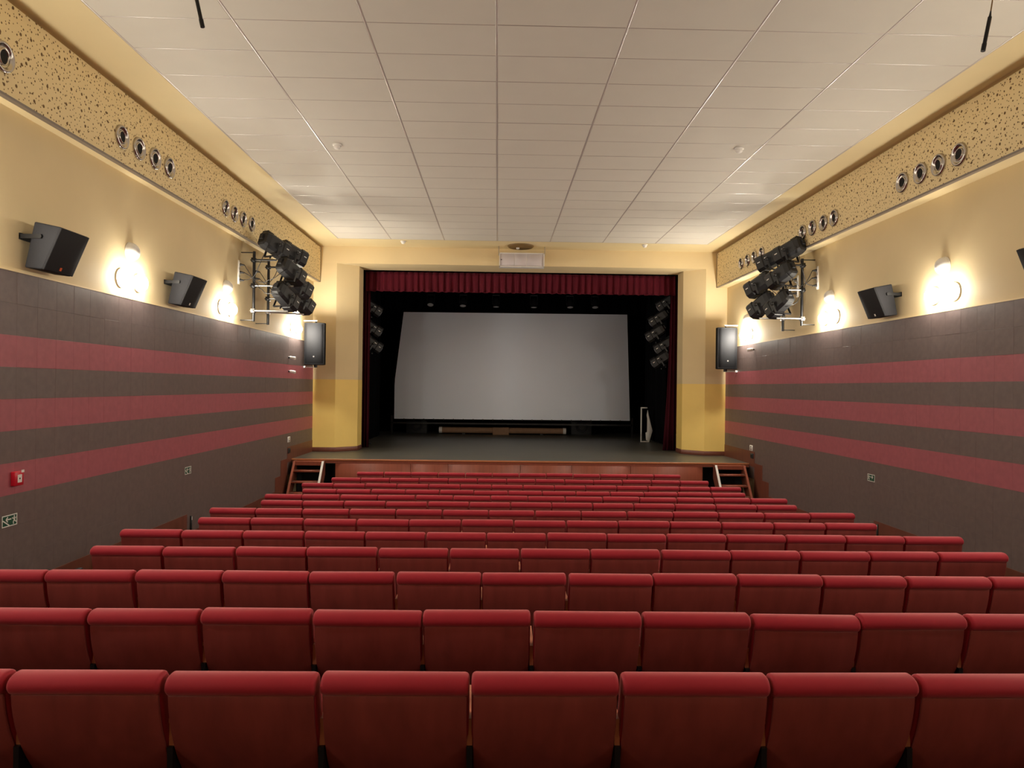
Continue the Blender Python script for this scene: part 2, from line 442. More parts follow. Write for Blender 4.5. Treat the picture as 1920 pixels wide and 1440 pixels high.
def cloth(x0, x1, z0, z1, y, amp, wl, seed, thick=0.004, flare=0.0, axis='x', n_per=7, hem=0.0):
    """pleated curtain along x (or along y when axis='y'); real folds with thickness"""
    rnd = random.Random(seed); L = x1 - x0; n = max(8, int(abs(L) / wl * n_per))
    b = MB(); vs = []; fs = []
    ph = 0; xs = []
    for i in range(n + 1):
        xs.append(ph); ph += (2 * PI / n_per) * rnd.uniform(0.75, 1.25)
    nz = 6
    for side in (0, 1):
        for j in range(nz + 1):
            t = j / nz; z = z1 + (z0 - z1) * t
            for i in range(n + 1):
                u = x0 + L * i / n
                o = amp * (0.55 + 0.45 * t) * (math.sin(xs[i]) + 0.35 * math.sin(2.3 * xs[i] + seed)) + side * thick
                zz = z + (hem * math.sin(0.7 * xs[i]) if j == nz else 0)
                u2 = u + flare * t * t * (1 if i == 0 else 0.5 if i < n / 2 else 0)
                vs.append((u2, y + o, zz) if axis == 'x' else (y + o, u2, zz))
    st = (nz + 1) * (n + 1)
    for side in (0, 1):
        for j in range(nz):
            for i in range(n):
                a = side * st + j * (n + 1) + i; q = (a, a + 1, a + n + 2, a + n + 1)
                fs.append(q if side == 0 else q[::-1])
    for i in range(n):
        a = nz * (n + 1) + i; fs.append((a, a + 1, st + a + 1, st + a))
        a = i; fs.append((a + 1, a, st + a, st + a + 1))
    for j in range(nz):
        a = j * (n + 1); fs.append((a, a + n + 1, st + a + n + 1, st + a))
        a = j * (n + 1) + n; fs.append((a + n + 1, a, st + a, st + a + n + 1))
    return b.add(vs, fs, 0, True)
tag(cloth(-3.40, 4.53, 2.40 + H0, 2.90 + H0, 18.14, 0.045, 0.17, 3, hem=0.006).build('valance_curtain', M['curtain']), 'short pleated maroon valance hanging across the top of the stage', 'curtain')
tag(cloth(-3.46, -3.28, ZS + .01, 2.5 + H0, 18.2, 0.03, 0.07, 4).build('stage_curtain', M['curtain_shaded']), 'narrow maroon side curtain at the left edge of the stage opening', 'curtain', 'maroon curtains at the sides of the stage')
tag(cloth(4.42, 4.60, ZS + .01, 2.5 + H0, 18.2, 0.03, 0.07, 5, flare=-0.16).build('stage_curtain', M['curtain_shaded']), 'narrow maroon side curtain at the right edge of the stage opening, spreading at its foot', 'curtain', 'maroon curtains at the sides of the stage')
tag(cloth(-6.6, 7.8, ZS + .02, 7.0, 24.9, 0.05, 0.35, 6).build('back_drape', M['black']), 'black drape closing the back of the stage behind the screen', 'curtain')
for x, lb in ((-3.75, 'left'), (4.75, 'right')):
    tag(cloth(19.95, 22.6, ZS + .02, 7.0, x, 0.04, 0.3, 7 + int(x), axis='y').build('side_drape', M['black']), 'black drape hanging at the %s side of the stage' % lb, 'curtain', 'black side drapes on stage')

# cinema screen with its fixing hooks
def screen():
    S = thing('cinema_screen', 'large pale grey cinema screen on the dark stage', 'screen', (0.56, 23.2, 1.6))
    k = 23.2
    c = [at(757, 585, 1, k), at(740, 715, 1, k), at(739, 785, 1, k), at(1181, 789, 1, k), at(1176, 590, 1, k)]
    base = Vector((0.56, 23.2, 1.6))
    # a slightly sagging sheet: grid between the left edge (bent) and the right edge
    n, q = 24, 16; vs = []; fs = []
    def left(t):
        z = c[0].z + (c[2].z - c[0].z) * t
        if z > c[1].z: f = (c[0].z - z) / (c[0].z - c[1].z); x = c[0].x + (c[1].x - c[0].x) * f
        else: x = c[1].x
        return Vector((x, k, z))
    for s in (0, 1):
        for j in range(q + 1):
            t = j / q; a = left(t); b = c[4].lerp(c[3], t)
            for i in range(n + 1):
                u = i / n; p = a.lerp(b, u) - base
                vs.append((p.x, -0.03 * math.sin(PI * u) * math.sin(PI * t) * 0 + s * 0.012, p.z))
    st = (q + 1) * (n + 1)
    for s in (0, 1):
        for j in range(q):
            for i in range(n):
                a = s * st + j * (n + 1) + i; f = (a, a + n + 1, a + n + 2, a + 1); fs.append(f if s == 0 else f[::-1])
    ring = [i for i in range(n + 1)] + [j * (n + 1) + n for j in range(1, q + 1)] + [q * (n + 1) + i for i in range(n - 1, -1, -1)] + [j * (n + 1) for j in range(q - 1, 0, -1)]
    for a, b in zip(ring, ring[1:] + ring[:1]): fs.append((a, b, st + b, st + a))
    MB().add(vs, fs).build('screen_sheet', M['screen'], S)
    bl, br = c[2] - base, c[3] - base
    hk = MB()
    for i in range(1, 24):
        p = bl.lerp(br, i / 24); hk.box((p.x, -0.005, p.z - 0.012), (0.03, 0.02, 0.05))
    tag(hk.build('fixing_hook', M['blackm'], S), kind='stuff')
    MB().box2((bl.x - .1, 0.03, bl.z - .16), (br.x + .1, 0.09, bl.z - .11)).build('lower_bar', M['blackm'], S)
    for x in (bl.x - .08, br.x + .08):
        MB().box2((x - .03, 0.03, ZS - base.z), (x + .03, 0.09, bl.z + .1)).build('frame_post', M['blackm'], S)
screen()

# rolled tube in its carton, at the foot of the screen
tb = thing('projection_screen_case', 'long brown cardboard tube lying on the stage under the screen', 'tube', (0.18, 23.75, ZS))
MB().cyl((-2.02, 0, 0.135), (2.02, 0, 0.135), 0.1, 16).build('tube_body', M['card'], tb)
for s in (-1, 1): MB().cyl((s * 2.02, 0, 0.135), (s * 2.12, 0, 0.135), 0.108, 16).build('end_cap', M['white'], tb)
MB().box((-0.06, -0.02, 0.12), (0.54, 0.28, 0.24)).build('carton', M['card'], tb, 0.004, 1)
for s in (-1, 1): MB().box((s * 1.3, 0, 0.02), (0.1, 0.2, 0.04)).build('support_block', M['blackm'], tb)

# low black loudspeakers under the screen
for x, lb in ((-2.72, 'left'), (2.85, 'right')):
    s = thing('stage_monitor', 'black loudspeaker on the dark stage under the %s half of the screen' % lb, 'loudspeaker', (x, 24.2, ZS), (0, 0, 0), 'black loudspeakers under the screen')
    MB().box((0, 0, 0.28), (0.7, 0.45, 0.56)).build('cabinet', M['blackp'], s, 0.015, 2)
    MB().lathe([(0.2, 0), (0.2, .012), (0.17, .012), (0.06, -0.01), (0.0, -0.004)], 20, 0, Matrix.Translation((0, -.226, .28)) @ Matrix.Rotation(PI / 2, 4, 'X')).build('cone', M['grey_cab'], s)

# white angular stand on the stage
def angular_stand():
    s = thing('angular_stand', 'white angular frame with a faceted white panel standing on the right of the stage', 'stand', at(1211, 829, 2, ZS - H0))
    b = MB().box2((-0.165, -.02, 0), (-0.13, .02, 1.04)).box2((-0.13, -.02, 1.005), (0.03, .02, 1.04)).box2((-0.13, -.02, 0), (0.1, .02, 0.03))
    b.build('frame', M['white'], s, 0.003, 1)
    pts = [(0.0, 0.06), (-0.015, 0.28), (0.02, 0.30), (0.03, 0.72), (0.015, 0.80), (0.04, 0.96), (0.07, 0.82), (0.19, 0.34), (0.10, 0.02)]
    MB().prism(pts, 1, -0.03, 0.01).build('faceted_panel', M['white'], s, 0.004, 1)
    MB().prism([(0.008, 0.30), (0.022, 0.30), (0.024, 0.70), (0.008, 0.70)], 1, -0.034, -.026).build('slot', M['hole'], s)
angular_stand()

# stage stairs
def stairs(x0, x1, lb, lightside):
    s = thing('stage_stairs', 'open wooden stairs up to the stage at its %s end' % lb, 'stairs', ((x0 + x1) / 2, YS, 0), (0, 0, 0), 'wooden stage stairs')
    hw = (x1 - x0) / 2
    for sx in (-1, 1):
        x = sx * (hw - .02)
        MB().prism([(-0.03, ZS - .03), (-0.16, ZS - .03), (-0.95, 0), (-0.70, 0), (-.03, ZS - .32)], 0, x - .02, x + .02).build('stringer', M['dado'], s)
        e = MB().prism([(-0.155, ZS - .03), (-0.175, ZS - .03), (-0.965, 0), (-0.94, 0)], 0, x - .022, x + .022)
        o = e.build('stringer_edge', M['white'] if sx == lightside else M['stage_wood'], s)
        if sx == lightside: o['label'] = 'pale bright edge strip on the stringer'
    for k in range(1, 5):
        z = ZS - k * 0.213; yf = -0.17 - k * 0.16 + .02
        MB().box2((-hw + .04, yf, z - .035), (hw - .04, yf + .24, z)).build('tread', M['stage_wood'], s, 0.005, 1)
        nb = MB()
        for sx in (-1, 1): nb.box((sx * (hw - .1), yf + .012, z + .003), (0.09, 0.02, 0.006))
        nb.build('tread_strip', M['steel'], s)
    MB().box2((-hw + .04, -.17, ZS - .12), (hw - .04, -.02, ZS - .04)).build('top_tread', M['stage_wood'], s)
stairs(-4.31, -3.67, 'left', 1); stairs(4.68, 5.33, 'right', -1)

# ------------------------------------------------------------------ seats
def yb(z):
    t = SEAT_H - z
    return 0.80 * max(0, t - 0.03) ** 2 * 1.15
def seat_parts():
    P = {}
    zs = [0.828 - 0.468 * i / 12 for i in range(13)]
    prof = [(yb(z) + 0.004, z) for z in zs] + [(yb(z) + 0.018, z) for z in reversed(zs)]
    P['backrest_shell'] = MB().prism(prof, 0, -0.2615, 0.2615).mesh('backrest_shell', M['shell'], 0.0035, 2)
    roll = [(0.036 - 0.052 * math.sin(a), 0.860 - 0.0395 * math.cos(a)) for a in [PI * k / 10 for k in range(1, 11)]] + [(0.056, 0.8985), (0.074, 0.890), (0.088, 0.872), (0.094, 0.84)]
    front = [(yb(z) + 0.105, z) for z in (0.78, 0.70, 0.62, 0.54, 0.47)]
    backs = [(yb(z) + 0.020, z) for z in (0.47, 0.54, 0.62, 0.70, 0.78)]
    P['back_cushion'] = MB().prism(roll + front + backs, 0, -0.2685, 0.2685).mesh('back_cushion', M['velvet'], 0.016, 3)
    sc = [(0.165, 0.44), (0.175, 0.40), (0.215, 0.39), (0.245, 0.41), (0.225, 0.74), (0.205, 0.775), (0.165, 0.775), (0.150, 0.74)]
    sc = [(y + 0.05, z) for y, z in sc]
    P['seat_cushion'] = MB().prism(sc, 0, -0.235, 0.235).mesh('seat_cushion', M['velvet'], 0.012, 2)
    P['seat_pan'] = MB().prism([(0.298, 0.42), (0.31, 0.42), (0.288, 0.74), (0.276, 0.74)], 0, -0.225, 0.225).mesh('seat_pan', M['shell'], 0.003, 1)
    P['armrest'] = MB().box2((-0.010, 0.075, 0.615), (0.010, 0.36, 0.70)).box2((-0.0115, 0.07, 0.70), (0.0115, 0.37, 0.716)).mesh('armrest', M['arm'])
    P['leg'] = MB().box2((-0.010, 0.06, 0.02), (0.010, 0.33, 0.615)).box2((-0.012, 0.03, -.02), (0.012, 0.36, 0.025)).mesh('leg', M['blackm'])
    return P
SP = seat_parts()
PW = 0.55
def make_seat():
    t = thing('cinema_chair', 'chair', 'chair', (0, 0, 0), (0, 0, 0), 'red cinema chairs in raked rows')
    for n in ('backrest_shell', 'back_cushion', 'seat_cushion', 'seat_pan'): link(n, SP[n], t)
    link('armrest', SP['armrest'], t, (-PW / 2, 0, 0)); link('leg', SP['leg'], t, (-PW / 2, 0, 0))
    return t
ORD = ['first', 'second', 'third', 'fourth', 'fifth', 'sixth', 'seventh', 'eighth', 'ninth', 'tenth', 'eleventh', 'twelfth', 'thirteenth', 'fourteenth']
def seats():
    proto = make_seat(); kids = [c for c in bpy.data.objects if c.parent == proto]; used = False
    for ri, (rn, y, zt, n, lo, hi) in enumerate(ROWS):
        x0 = -3.388 if n == 14 else -3.113 if n == 13 else -2.838
        for i in range(lo, hi + 1):
            if not used: t = proto; used = True
            else:
                t = proto.copy(); COL.objects.link(t)
                for k in kids:
                    c = k.copy(); COL.objects.link(c); c.parent = t
            x = x0 + (i + 0.5) * PW
            dz = random.uniform(-.004, .004); ry = random.uniform(-.005, .005)
            if rn == 'B' and i == 8: dz = -0.012; ry = 0.008      # the seat that sits a little low
            t.location = (x + random.uniform(-.0015, .0015), y + random.uniform(-.005, .005), zt + H0 - SEAT_H + dz)
            t.rotation_euler = (random.uniform(-.008, .008), ry, random.uniform(-.004, .004))
            if i == hi:
                link('armrest', SP['armrest'], t, (PW / 2, 0, 0)); link('leg', SP['leg'], t, (PW / 2, 0, 0))
            t['label'] = 'red velvet cinema chair with brown wooden back, %s from left, %s row from camera' % (ORD[i - lo], ORD[ri])
seats()

# ------------------------------------------------------------------ wall lamps
def lamp_meshes():
    R = 0.108
    dome = [(R * math.cos(a), 0.018 + 0.098 * math.sin(a)) for a in [PI / 2 * k / 9 for k in range(10)]]
    dome[-1] = (0.001, dome[-1][1])
    return (MB().lathe(dome, 28).mesh('glass_dome', M['lit']), MB().lathe(dome, 28).mesh('glass_dome', M['opal']),
            MB().lathe([(0.0, 0.02), (0.112, 0.02), (0.114, 0.012), (0.114, 0), (0, 0)], 28).mesh('base_plate', M['white']))
D_LIT, D_OFF, D_BASE = lamp_meshes()
D_WEAK = D_LIT.copy(); D_WEAK.materials[0] = M['lit_rear']
D_STRONG = D_LIT.copy(); D_STRONG.materials[0] = M['lit_stage']      # the lamps by the stage carry stronger bulbs
def lamp(side, y, z, lit, label):
    X = XL - 0.02 if side == 'left' else XR + 0.02
    t = thing('wall_lamp', label, 'wall lamp', (X, y, z + H0), (0, PI / 2 if side == 'left' else -PI / 2, 0), 'lit round wall lamps' if lit else 'unlit round wall lamps')
    link('base_plate', D_BASE, t); link('glass_dome', (D_STRONG if y > 14 else D_WEAK if y < 0 else D_LIT) if lit else D_OFF, t)
for side in ('left', 'right'):
    for yc, nm in ((8.57, 'group nearest the camera'), (11.56, 'middle group'), (15.45, 'group nearest the stage')):
        if side == 'right': yc += 0.08
        lamp(side, yc, 1.56, False, 'unlit white dome lamp on the %s wall, top of the %s' % (side, nm))
        lamp(side, yc - 0.2, 1.215, True, 'lit dome lamp on %s wall, nearer of the pair in the %s' % (side, nm))
        lamp(side, yc + 0.2, 1.215, True, 'lit dome lamp on %s wall, farther of the pair in the %s' % (side, nm))
    for yc, nm in ((5.6, 'beside the near seats'), (2.65, 'beside the last row'), (-0.3, 'behind the last row')):  # unseen lamps, added to light the near ceiling and the seats
        lamp(side, yc - 0.2, 1.215, True, 'added unseen lit dome lamp on the %s wall %s, rear one' % (side, nm))
        lamp(side, yc + 0.2, 1.215, True, 'added unseen lit dome lamp on the %s wall %s, front one' % (side, nm))

# ------------------------------------------------------------------ surround loudspeakers
def surround(side, y0, label, badge):
    X = XL - 0.02 if side == 'left' else XR + 0.02; sg = 1 if side == 'left' else -1
    s = thing('surround_speaker', label, 'loudspeaker', (X, y0 + .225, 1.05 + H0), (0, 0, 0), 'black wall loudspeakers')
    prof = [(.128, .425), (.372, .376), (.208, -.018), (.043, 0.0)]
    a = [(sg * p, q) for p, q in prof]
    def xz(p): return (p[0], p[1])
    MB().prism(a, 1, -.225, .225).build('cabinet', M['grey_cab'], s, 0.014, 3)
    # front grille plate
    t, b = Vector((.372, .376)), Vector((.208, -.018)); d = (t - b).normalized(); nrm = Vector((d.y, -d.x))
    g = [t - d * .004 + nrm * .012, t - d * .004 - nrm * .01, b + d * .004 - nrm * .01, b + d * .004 + nrm * .012]
    MB().prism([(sg * p.x, p.y) for p in g], 1, -.223, .223).build('grille', M['grille'], s, 0.006, 2)
    bp_ = b + d * .045 + nrm * .013
    ang = math.atan2(d.x, d.y) * sg
    mtx = Matrix.Translation((sg * bp_.x, 0.0, bp_.y)) @ Matrix.Rotation(ang, 4, 'Y')
    o = MB().box((0, 0, 0), (.005, .03, .032), 0, mtx).build('badge', M[badge], s)
    o['label'] = 'small orange badge' if badge == 'orange' else 'small pale badge'
    for yy in (-.236, .236):
        MB().box2((0.0, yy - .006, .265), (sg * .205, yy + .006, .305)).build('bracket_arm', M['blackm'], s)
        MB().cyl((sg * .19, yy - .012, .285), (sg * .19, yy + .012, .285), .02, 10).build('bracket_knob', M['blackm'], s)
    MB().box2((0, -.242, .255), (sg * .012, .242, .315)).build('wall_bar', M['blackm'], s)
surround('left', 6.63, 'black wedge loudspeaker with an orange badge high on the left wall', 'orange')
surround('left', 9.47, 'charcoal wedge loudspeaker between two lamp groups on the left wall', 'tag')
surround('right', 9.60, 'charcoal wedge loudspeaker between two lamp groups on the right wall', 'tag')
surround('right', 6.49, 'black wedge loudspeaker cut off by the right edge of the photo', 'orange')

# main loudspeakers beside the stage
def main_speaker(side):
    sg = 1 if side == 'left' else -1
    p = at(591.5, 645, 1, 16.15) if side == 'left' else at(1361, 653.5, 1, 16.15)
    s = thing('main_speaker', 'tall black loudspeaker on a white bracket beside the stage, on the %s' % side, 'loudspeaker', p, (0, 0, 0), 'tall loudspeakers beside the stage')
    hw, hh = .229, .472
    prof = [(-hw, 0.02), (-hw, -.10), (-.14, -.145), (.14, -.145), (hw, -.10), (hw, .02), (.13, .24), (-.13, .24)]
    b = MB().prism(prof, 2, -hh, hh).build('cabinet', M['main_cab'], s, 0.012, 3)
    MB().prism([(-.205, -.112), (-.142, -.150), (.142, -.150), (.205, -.112), (.2, -.10), (-.2, -.10)], 2, -hh + .03, hh - .03).build('grille', M['main_cab'], s, 0.004, 1)
    MB().cyl((0, -.149, -.29), (0, -.154, -.29), .017, 12).build('badge', M['steel'], s)
    xw = (XL - p.x) if side == 'left' else (XR - p.x)
    MB().box2((xw, .0, hh + .04), (.03 * sg, .06, hh + .065)).build('bracket_arm', M['white'], s)
    MB().box2((xw, .0, -hh - .065), (.0, .05, -hh - .045)).build('bracket_arm', M['white'], s)
    MB().cyl((0, .03, hh - .01), (0, .03, hh + .05), .018, 10).cyl((0, .03, -hh - .06), (0, .03, -hh + .01), .04, 10).build('pivot', M['blackm'], s)
    MB().cyl((xw, .025, -hh - .055), (xw + sg * .05, .025, -hh - .055), .028, 12).build('wall_ball', M['white'], s)
main_speaker('left'); main_speaker('right')

# ------------------------------------------------------------------ spotlights
def spot_meshes():
    P = {}
    w_, h_ = .12, .135; c = .045
    octo = [(-w_, -h_ + c), (-w_ + c, -h_), (w_ - c, -h_), (w_, -h_ + c), (w_, h_ - c), (w_ - c, h_), (-w_ + c, h_), (-w_, h_ - c)]
    b = MB()
    def ring(sx, y): return [(p[0] * sx, y, p[1] * sx) for p in octo]
    secs = [(0.62, -.27), (0.86, -.25), (1.0, -.17), (1.0, .10), (1.12, .115), (1.12, .25), (1.0, .262)]
    vs = []; fs = []
    for sx, y in secs: vs += ring(sx, y)
    for j in range(len(secs) - 1):
        for i in range(8): fs.append((j * 8 + i, j * 8 + (i + 1) % 8, (j + 1) * 8 + (i + 1) % 8, (j + 1) * 8 + i))
    fs.append(tuple(range(7, -1, -1))); fs.append(tuple(range((len(secs) - 1) * 8, len(secs) * 8)))
    b.add(vs, fs)
    P['housing'] = b.mesh('housing', M['spot'])
    fn = MB()
    for k in range(5): fn.box((0, -.235 + k * .028, .137), (.15, .008, .03))
    fn.box((0, -.285, .02), (.07, .03, .09))
    P['cooling_fins'] = fn.mesh('cooling_fins', M['spot'])
    R = Matrix.Rotation(-PI / 2, 4, 'X')
    P['lens'] = MB().lathe([(.098, .264), (.098, .27), (.07, .285), (.03, .293), (.0005, .295)], 20, 0, R).mesh('lens', M['lens'])
    y = MB()
    for s in (-1, 1):
        y.box2((s * .152, -.018, -.20), (s * .160, .018, .02))
        y.box2((s * .150, -.018, -.205), (s * .160, .018, -.19))
    y.box2((-.16, -.018, -.208), (.16, .018, -.198))
    y.cyl((0, 0, -.205), (0, 0, -.25), .014, 8)
    P['yoke'] = y.mesh('yoke', M['blackm'])
    P['knob'] = MB().lathe([(.0, 0), (.032, 0), (.034, .006), (.032, .022), (.02, .026), (0, .026)], 14).mesh('knob', M['blackm'])
    P['label_plate'] = MB().box((0, 0, 0), (.003, .055, .014)).mesh('label_plate', M['tag'])
    return P
LP = spot_meshes()
def spotlight(pos, aim, label, group, roll=0.0, side=1):
    d = Vector(aim).normalized()
    q = d.to_track_quat('Y', 'Z')
    t = thing('stage_spotlight', label, 'spotlight', pos, q.to_euler(), group)
    for n in ('housing', 'cooling_fins', 'lens', 'yoke'): link(n, LP[n], t)
    for s in (-1, 1):
        link('knob', LP['knob'], t, (s * .158, 0, 0), (0, s * PI / 2, 0))
        link('label_plate', LP['label_plate'], t, (s * .136, .19, .02))
        link('label_plate', LP['label_plate'], t, (s * .121, .04, .05))
    return t

def rig(side):
    sg = 1 if side == 'left' else -1
    XW = XL if side == 'left' else XR
    xp = XW + sg * 0.2
    poles = ((12.25, 2.27, 1.07), (13.02, 2.245, 1.08))
    if side == 'right': poles = ((12.27, 2.30, 1.13), (13.09, 2.29, 1.10))
    fx = {'left': [[(-3.86, 2.37), (-3.57, 1.93), (-3.66, 1.50)], [(-3.77, 2.42), (-3.66, 1.80), (-3.70, 1.56, .36)]],
          'right': [[(5.05, 2.46), (4.91, 2.00), (4.88, 1.43)], [(5.05, 2.44), (4.83, 1.95), (4.88, 1.58)]]}[side]
    names = ['top', 'middle', 'lowest']
    for pi, (y, zt, zb) in enumerate(poles):
        who = 'nearer' if pi == 0 else 'farther'
        r = thing('lighting_pole', 'black vertical lighting pole on the %s wall, %s one of two' % (side, who), 'pole', (xp, y, zb + H0), (0, 0, 0), 'wall mounted lighting poles')
        L = zt - zb
        MB().cyl((0, 0, 0), (0, 0, L), .024, 12).build('tube', M['blackm'], r)
        for z in (0.02, L - .02):
            MB().box2((XW - xp - sg * .02, -.02, z - .006), (0.0, .02, z + .006)).build('wall_bracket', M['blackm'], r)
        for k, (fxx, fz, *dy) in enumerate(fx[pi]):
            dy = dy[0] if dy else 0
            zc = fz - .25 - zb
            zc = max(.12, min(L - .12, zc))
            MB().cyl((0, -.035, zc), (fxx - xp + sg * .05, -.035 + dy, zc), .016, 10).build('arm', M['steel'] if k else M['blackm'], r)
            MB().box((0, -.015, zc), (.07, .085, .075)).cyl((sg * -.06, -.02, zc), (sg * -.02, -.02, zc), .012, 8).cyl((0, -.07, zc), (0, -.05, zc), .02, 8).build('clamp', M['steel'] if k == 2 else M['blackm'], r, .006, 1)
            spotlight((fxx, y - .035 + dy, zb + zc + .25 + H0), (sg * (.62 + .1 * pi - .12 * k), 1.0 - .1 * pi, -.42 - .1 * k), 'black stage spotlight on the %s wall, %s one on the %s pole' % (side, names[k], who), 'black spotlights on the wall rigs')
        # sockets and leads beside the pole
        st = thing('socket_strip', 'pale socket strip with three black plugs beside the %s lighting pole on the %s wall' % (who, side), 'socket strip', (XW - sg * .02, y - .14, zb + .62 + H0), (0, 0, 0), 'socket strips of the lighting rigs')
        MB().box2((0, -.03, 0), (sg * .02, .03, .40)).build('strip', M['white'], st, .004, 1)
        for k in range(3):
            z = .07 + k * .13
            MB().box2((sg * .02, -.028, z - .04), (sg * .03, .028, z + .04)).build('socket', M['white'], st)
            MB().cyl((sg * .03, 0, z), (sg * .10, 0, z - .01), .022, 10, 0, None, .012).build('plug', M['blackp'], st)
        cb = MB()
        rnd = random.Random(pi + (5 if side == 'right' else 0))
        for k, (fxx, fz, *dy) in enumerate(fx[pi]):
            a = Vector((XW + sg * .08, y - .14, zb + .62 + .07 + .13 * k + H0)); b = Vector((fxx, y - .28, fz + H0))
            pts = []
            for i in range(13):
                t_ = i / 12; p = a.lerp(b, t_); p.z -= math.sin(PI * t_) * rnd.uniform(.16, .2); p.y += .05 * math.sin(2 * PI * t_)
                pts.append(p)
            cb.tube(pts, .006)
        tag(cb.build('lighting_cables', M['blackp']), 'thin black leads drooping to the spotlights of the %s pole on the %s wall' % (who, side), 'cable', 'leads of the lighting rigs')
rig('left'); rig('right')

# spotlights in the wings of the stage
def boom(side, xs, lst):
    sg = 1 if side == 'left' else -1
    r = thing('lighting_pole', 'dark lighting pole just inside the %s edge of the stage' % side, 'pole', (xs, 19.4, ZS), (0, 0, 0), 'lighting poles in the stage wings')
    MB().cyl((0, 0, 0), (0, 0, 4.2), .025, 10).build('tube', M['blackm'], r)
    MB().lathe([(0, 0), (.2, 0), (.2, .02), (0, .03)], 16).build('base_plate', M['blackm'], r)
    for k, (px, py) in enumerate(lst):
        p = at(px, py, 1, 18.9)
        MB().cyl((0, 0, p.z - ZS - .25), (p.x - xs, -.5, p.z - ZS - .25), .016, 8).build('arm', M['blackm'], r)
        spotlight(p, (sg * .8, .35, -.55), 'dim black spotlight in the %s wing of the stage, %s from the top' % (side, ORD[k]), 'spotlights in the stage wings')
boom('left', -3.62, [(697, 577), (697, 615), (698, 645)])
boom('right', 4.74, [(1250, 568), (1236, 597), (1230, 625), (1246, 648), (1240, 674)])

# par lamps hanging above the screen
bar = thing('lighting_bar', 'thin dark bar carrying small round lamps above the screen', 'bar', (0.4, 20.5, 2.95 + H0))
MB().cyl((-3.0, 0, 0), (3.0, 0, 0), .025, 10).build('tube', M['blackm'], bar)
for x in (-2.4, 2.4): MB().cyl((x, 0, 0), (x, 0, 1.5), .006, 6).build('hanger', M['blackm'], bar)
for k, (px, py) in enumerate(((807, 572), (868, 574), (930, 576), (1001, 577), (1069, 577), (1116, 577))):
    p = at(px, py, 1, 20.5)
    ti = (0.5, 0.35, 0.18, 0.15, 0.28, 0.36)[k]
    s = thing('par_lamp', 'small dark round lamp hanging above the screen, %s from the left' % ORD[k], 'lamp', p, (PI - ti, 0, 0), 'round lamps above the screen')
    MB().lathe([(0.0, -.26), (.05, -.26), (.075, -.2), (.1, -.12), (.1, .0), (.092, .0), (.085, -.05)], 18).build('can', M['black'], s)
    MB().lathe([(.088, -.012), (.05, -.004), (.001, 0)], 18).build('lens', M['lens_dim'], s)
    MB().box2((-.108, -.012, -.36), (-.1, .012, -.1)).box2((.1, -.012, -.36), (.108, .012, -.1)).box2((-.108, -.012, -.37), (.108, .012, -.355)).build('yoke', M['blackm'], s)

# ------------------------------------------------------------------ air nozzles in the bulkheads
def nozzle_meshes():
    fl_ = MB().lathe([(.088, .006), (.098, .016), (.106, .026), (.118, .030), (.128, .026), (.133, .012), (.134, 0)], 28).mesh('flange', M['chrome'])
    bl = MB().lathe([(.098, .012), (.086, .005), (.074, .004), (.070, .012), (.066, .022), (.061, .022), (.058, .010)], 24).mesh('ball', M['chrome'])
    jt = MB().lathe([(.0595, .0125), (.03, .011), (.0005, .0105)], 20).mesh('jet_opening', M['hole'])
    return fl_, bl, jt
NF, NB_, NJ = nozzle_meshes()
def nozzle(side, px, py, label, tilt):
    X = SOL if side == 'left' else SOR
    p = at(px, py, 0, X)
    t = thing('air_nozzle', label, 'air nozzle', p, (0, PI / 2 if side == 'left' else -PI / 2, 0), 'chrome air nozzles in the bulkheads')
    link('flange', NF, t)
    b = link('ball', NB_, t, (0, 0, 0), (tilt[0], tilt[1], 0)); link('jet_opening', NJ, b)
for side, gp, lst in (('left', 'near', [(4, 106)]), ('left', 'middle', [(227.5, 257), (259.5, 279), (289.5, 297.5), (316.5, 314.5)]), ('left', 'far', [(422, 390), (438.5, 401), (455, 411), (471, 420)]), ('left', 'last', [(565, 481)]),
                      ('right', 'near', [(1799.5, 289.5), (1761, 309), (1727, 325), (1693, 342)]), ('right', 'middle', [(1565, 408.5), (1545, 418), (1524.5, 427), (1506, 436)]), ('right', 'far', [(1429, 475), (1415, 482), (1402.5, 488), (1390.5, 494)])):
    for k, (px, py) in enumerate(lst):
        if len(lst) == 1:
            lb = 'chrome round air nozzle in the left bulkhead, ' + ('cut by the left edge of the photo' if gp == 'near' else 'behind the top wall spotlight')
        else:
            lb = 'chrome round air nozzle in the %s bulkhead, %s in the %s set of four' % (side, ('nearest', 'second nearest', 'third nearest', 'farthest')[k], gp)
        nozzle(side, px, py, lb, (random.uniform(-.1, .1), random.uniform(-.12, .1) * (1 if side == 'right' else -1)))

# ------------------------------------------------------------------ ceiling devices
def smoke(px, py, label):
    p = at(px, py, 2, ZC - H0 - .001)
    t = thing('smoke_detector', label, 'smoke detector', (p.x, p.y, ZC), (PI, 0, 0), 'white smoke detectors')
    MB().lathe([(.062, 0), (.062, .018), (.056, .022), (.0, .022)], 20).build('base', M['white'], t)
    MB().lathe([(.046, .022), (.046, .045), (.036, .058), (.02, .066), (0, .067)], 20).build('sensor_head', M['white'], t)
smoke(632, 271, 'white smoke detector on the ceiling tiles, on the left'); smoke(1386, 278, 'white smoke detector on the ceiling tiles, on the right')
smoke(756, 452, 'white smoke detector on the ceiling border by the stage, on the left'); smoke(1209, 459, 'white smoke detector on the ceiling border by the stage, on the right')

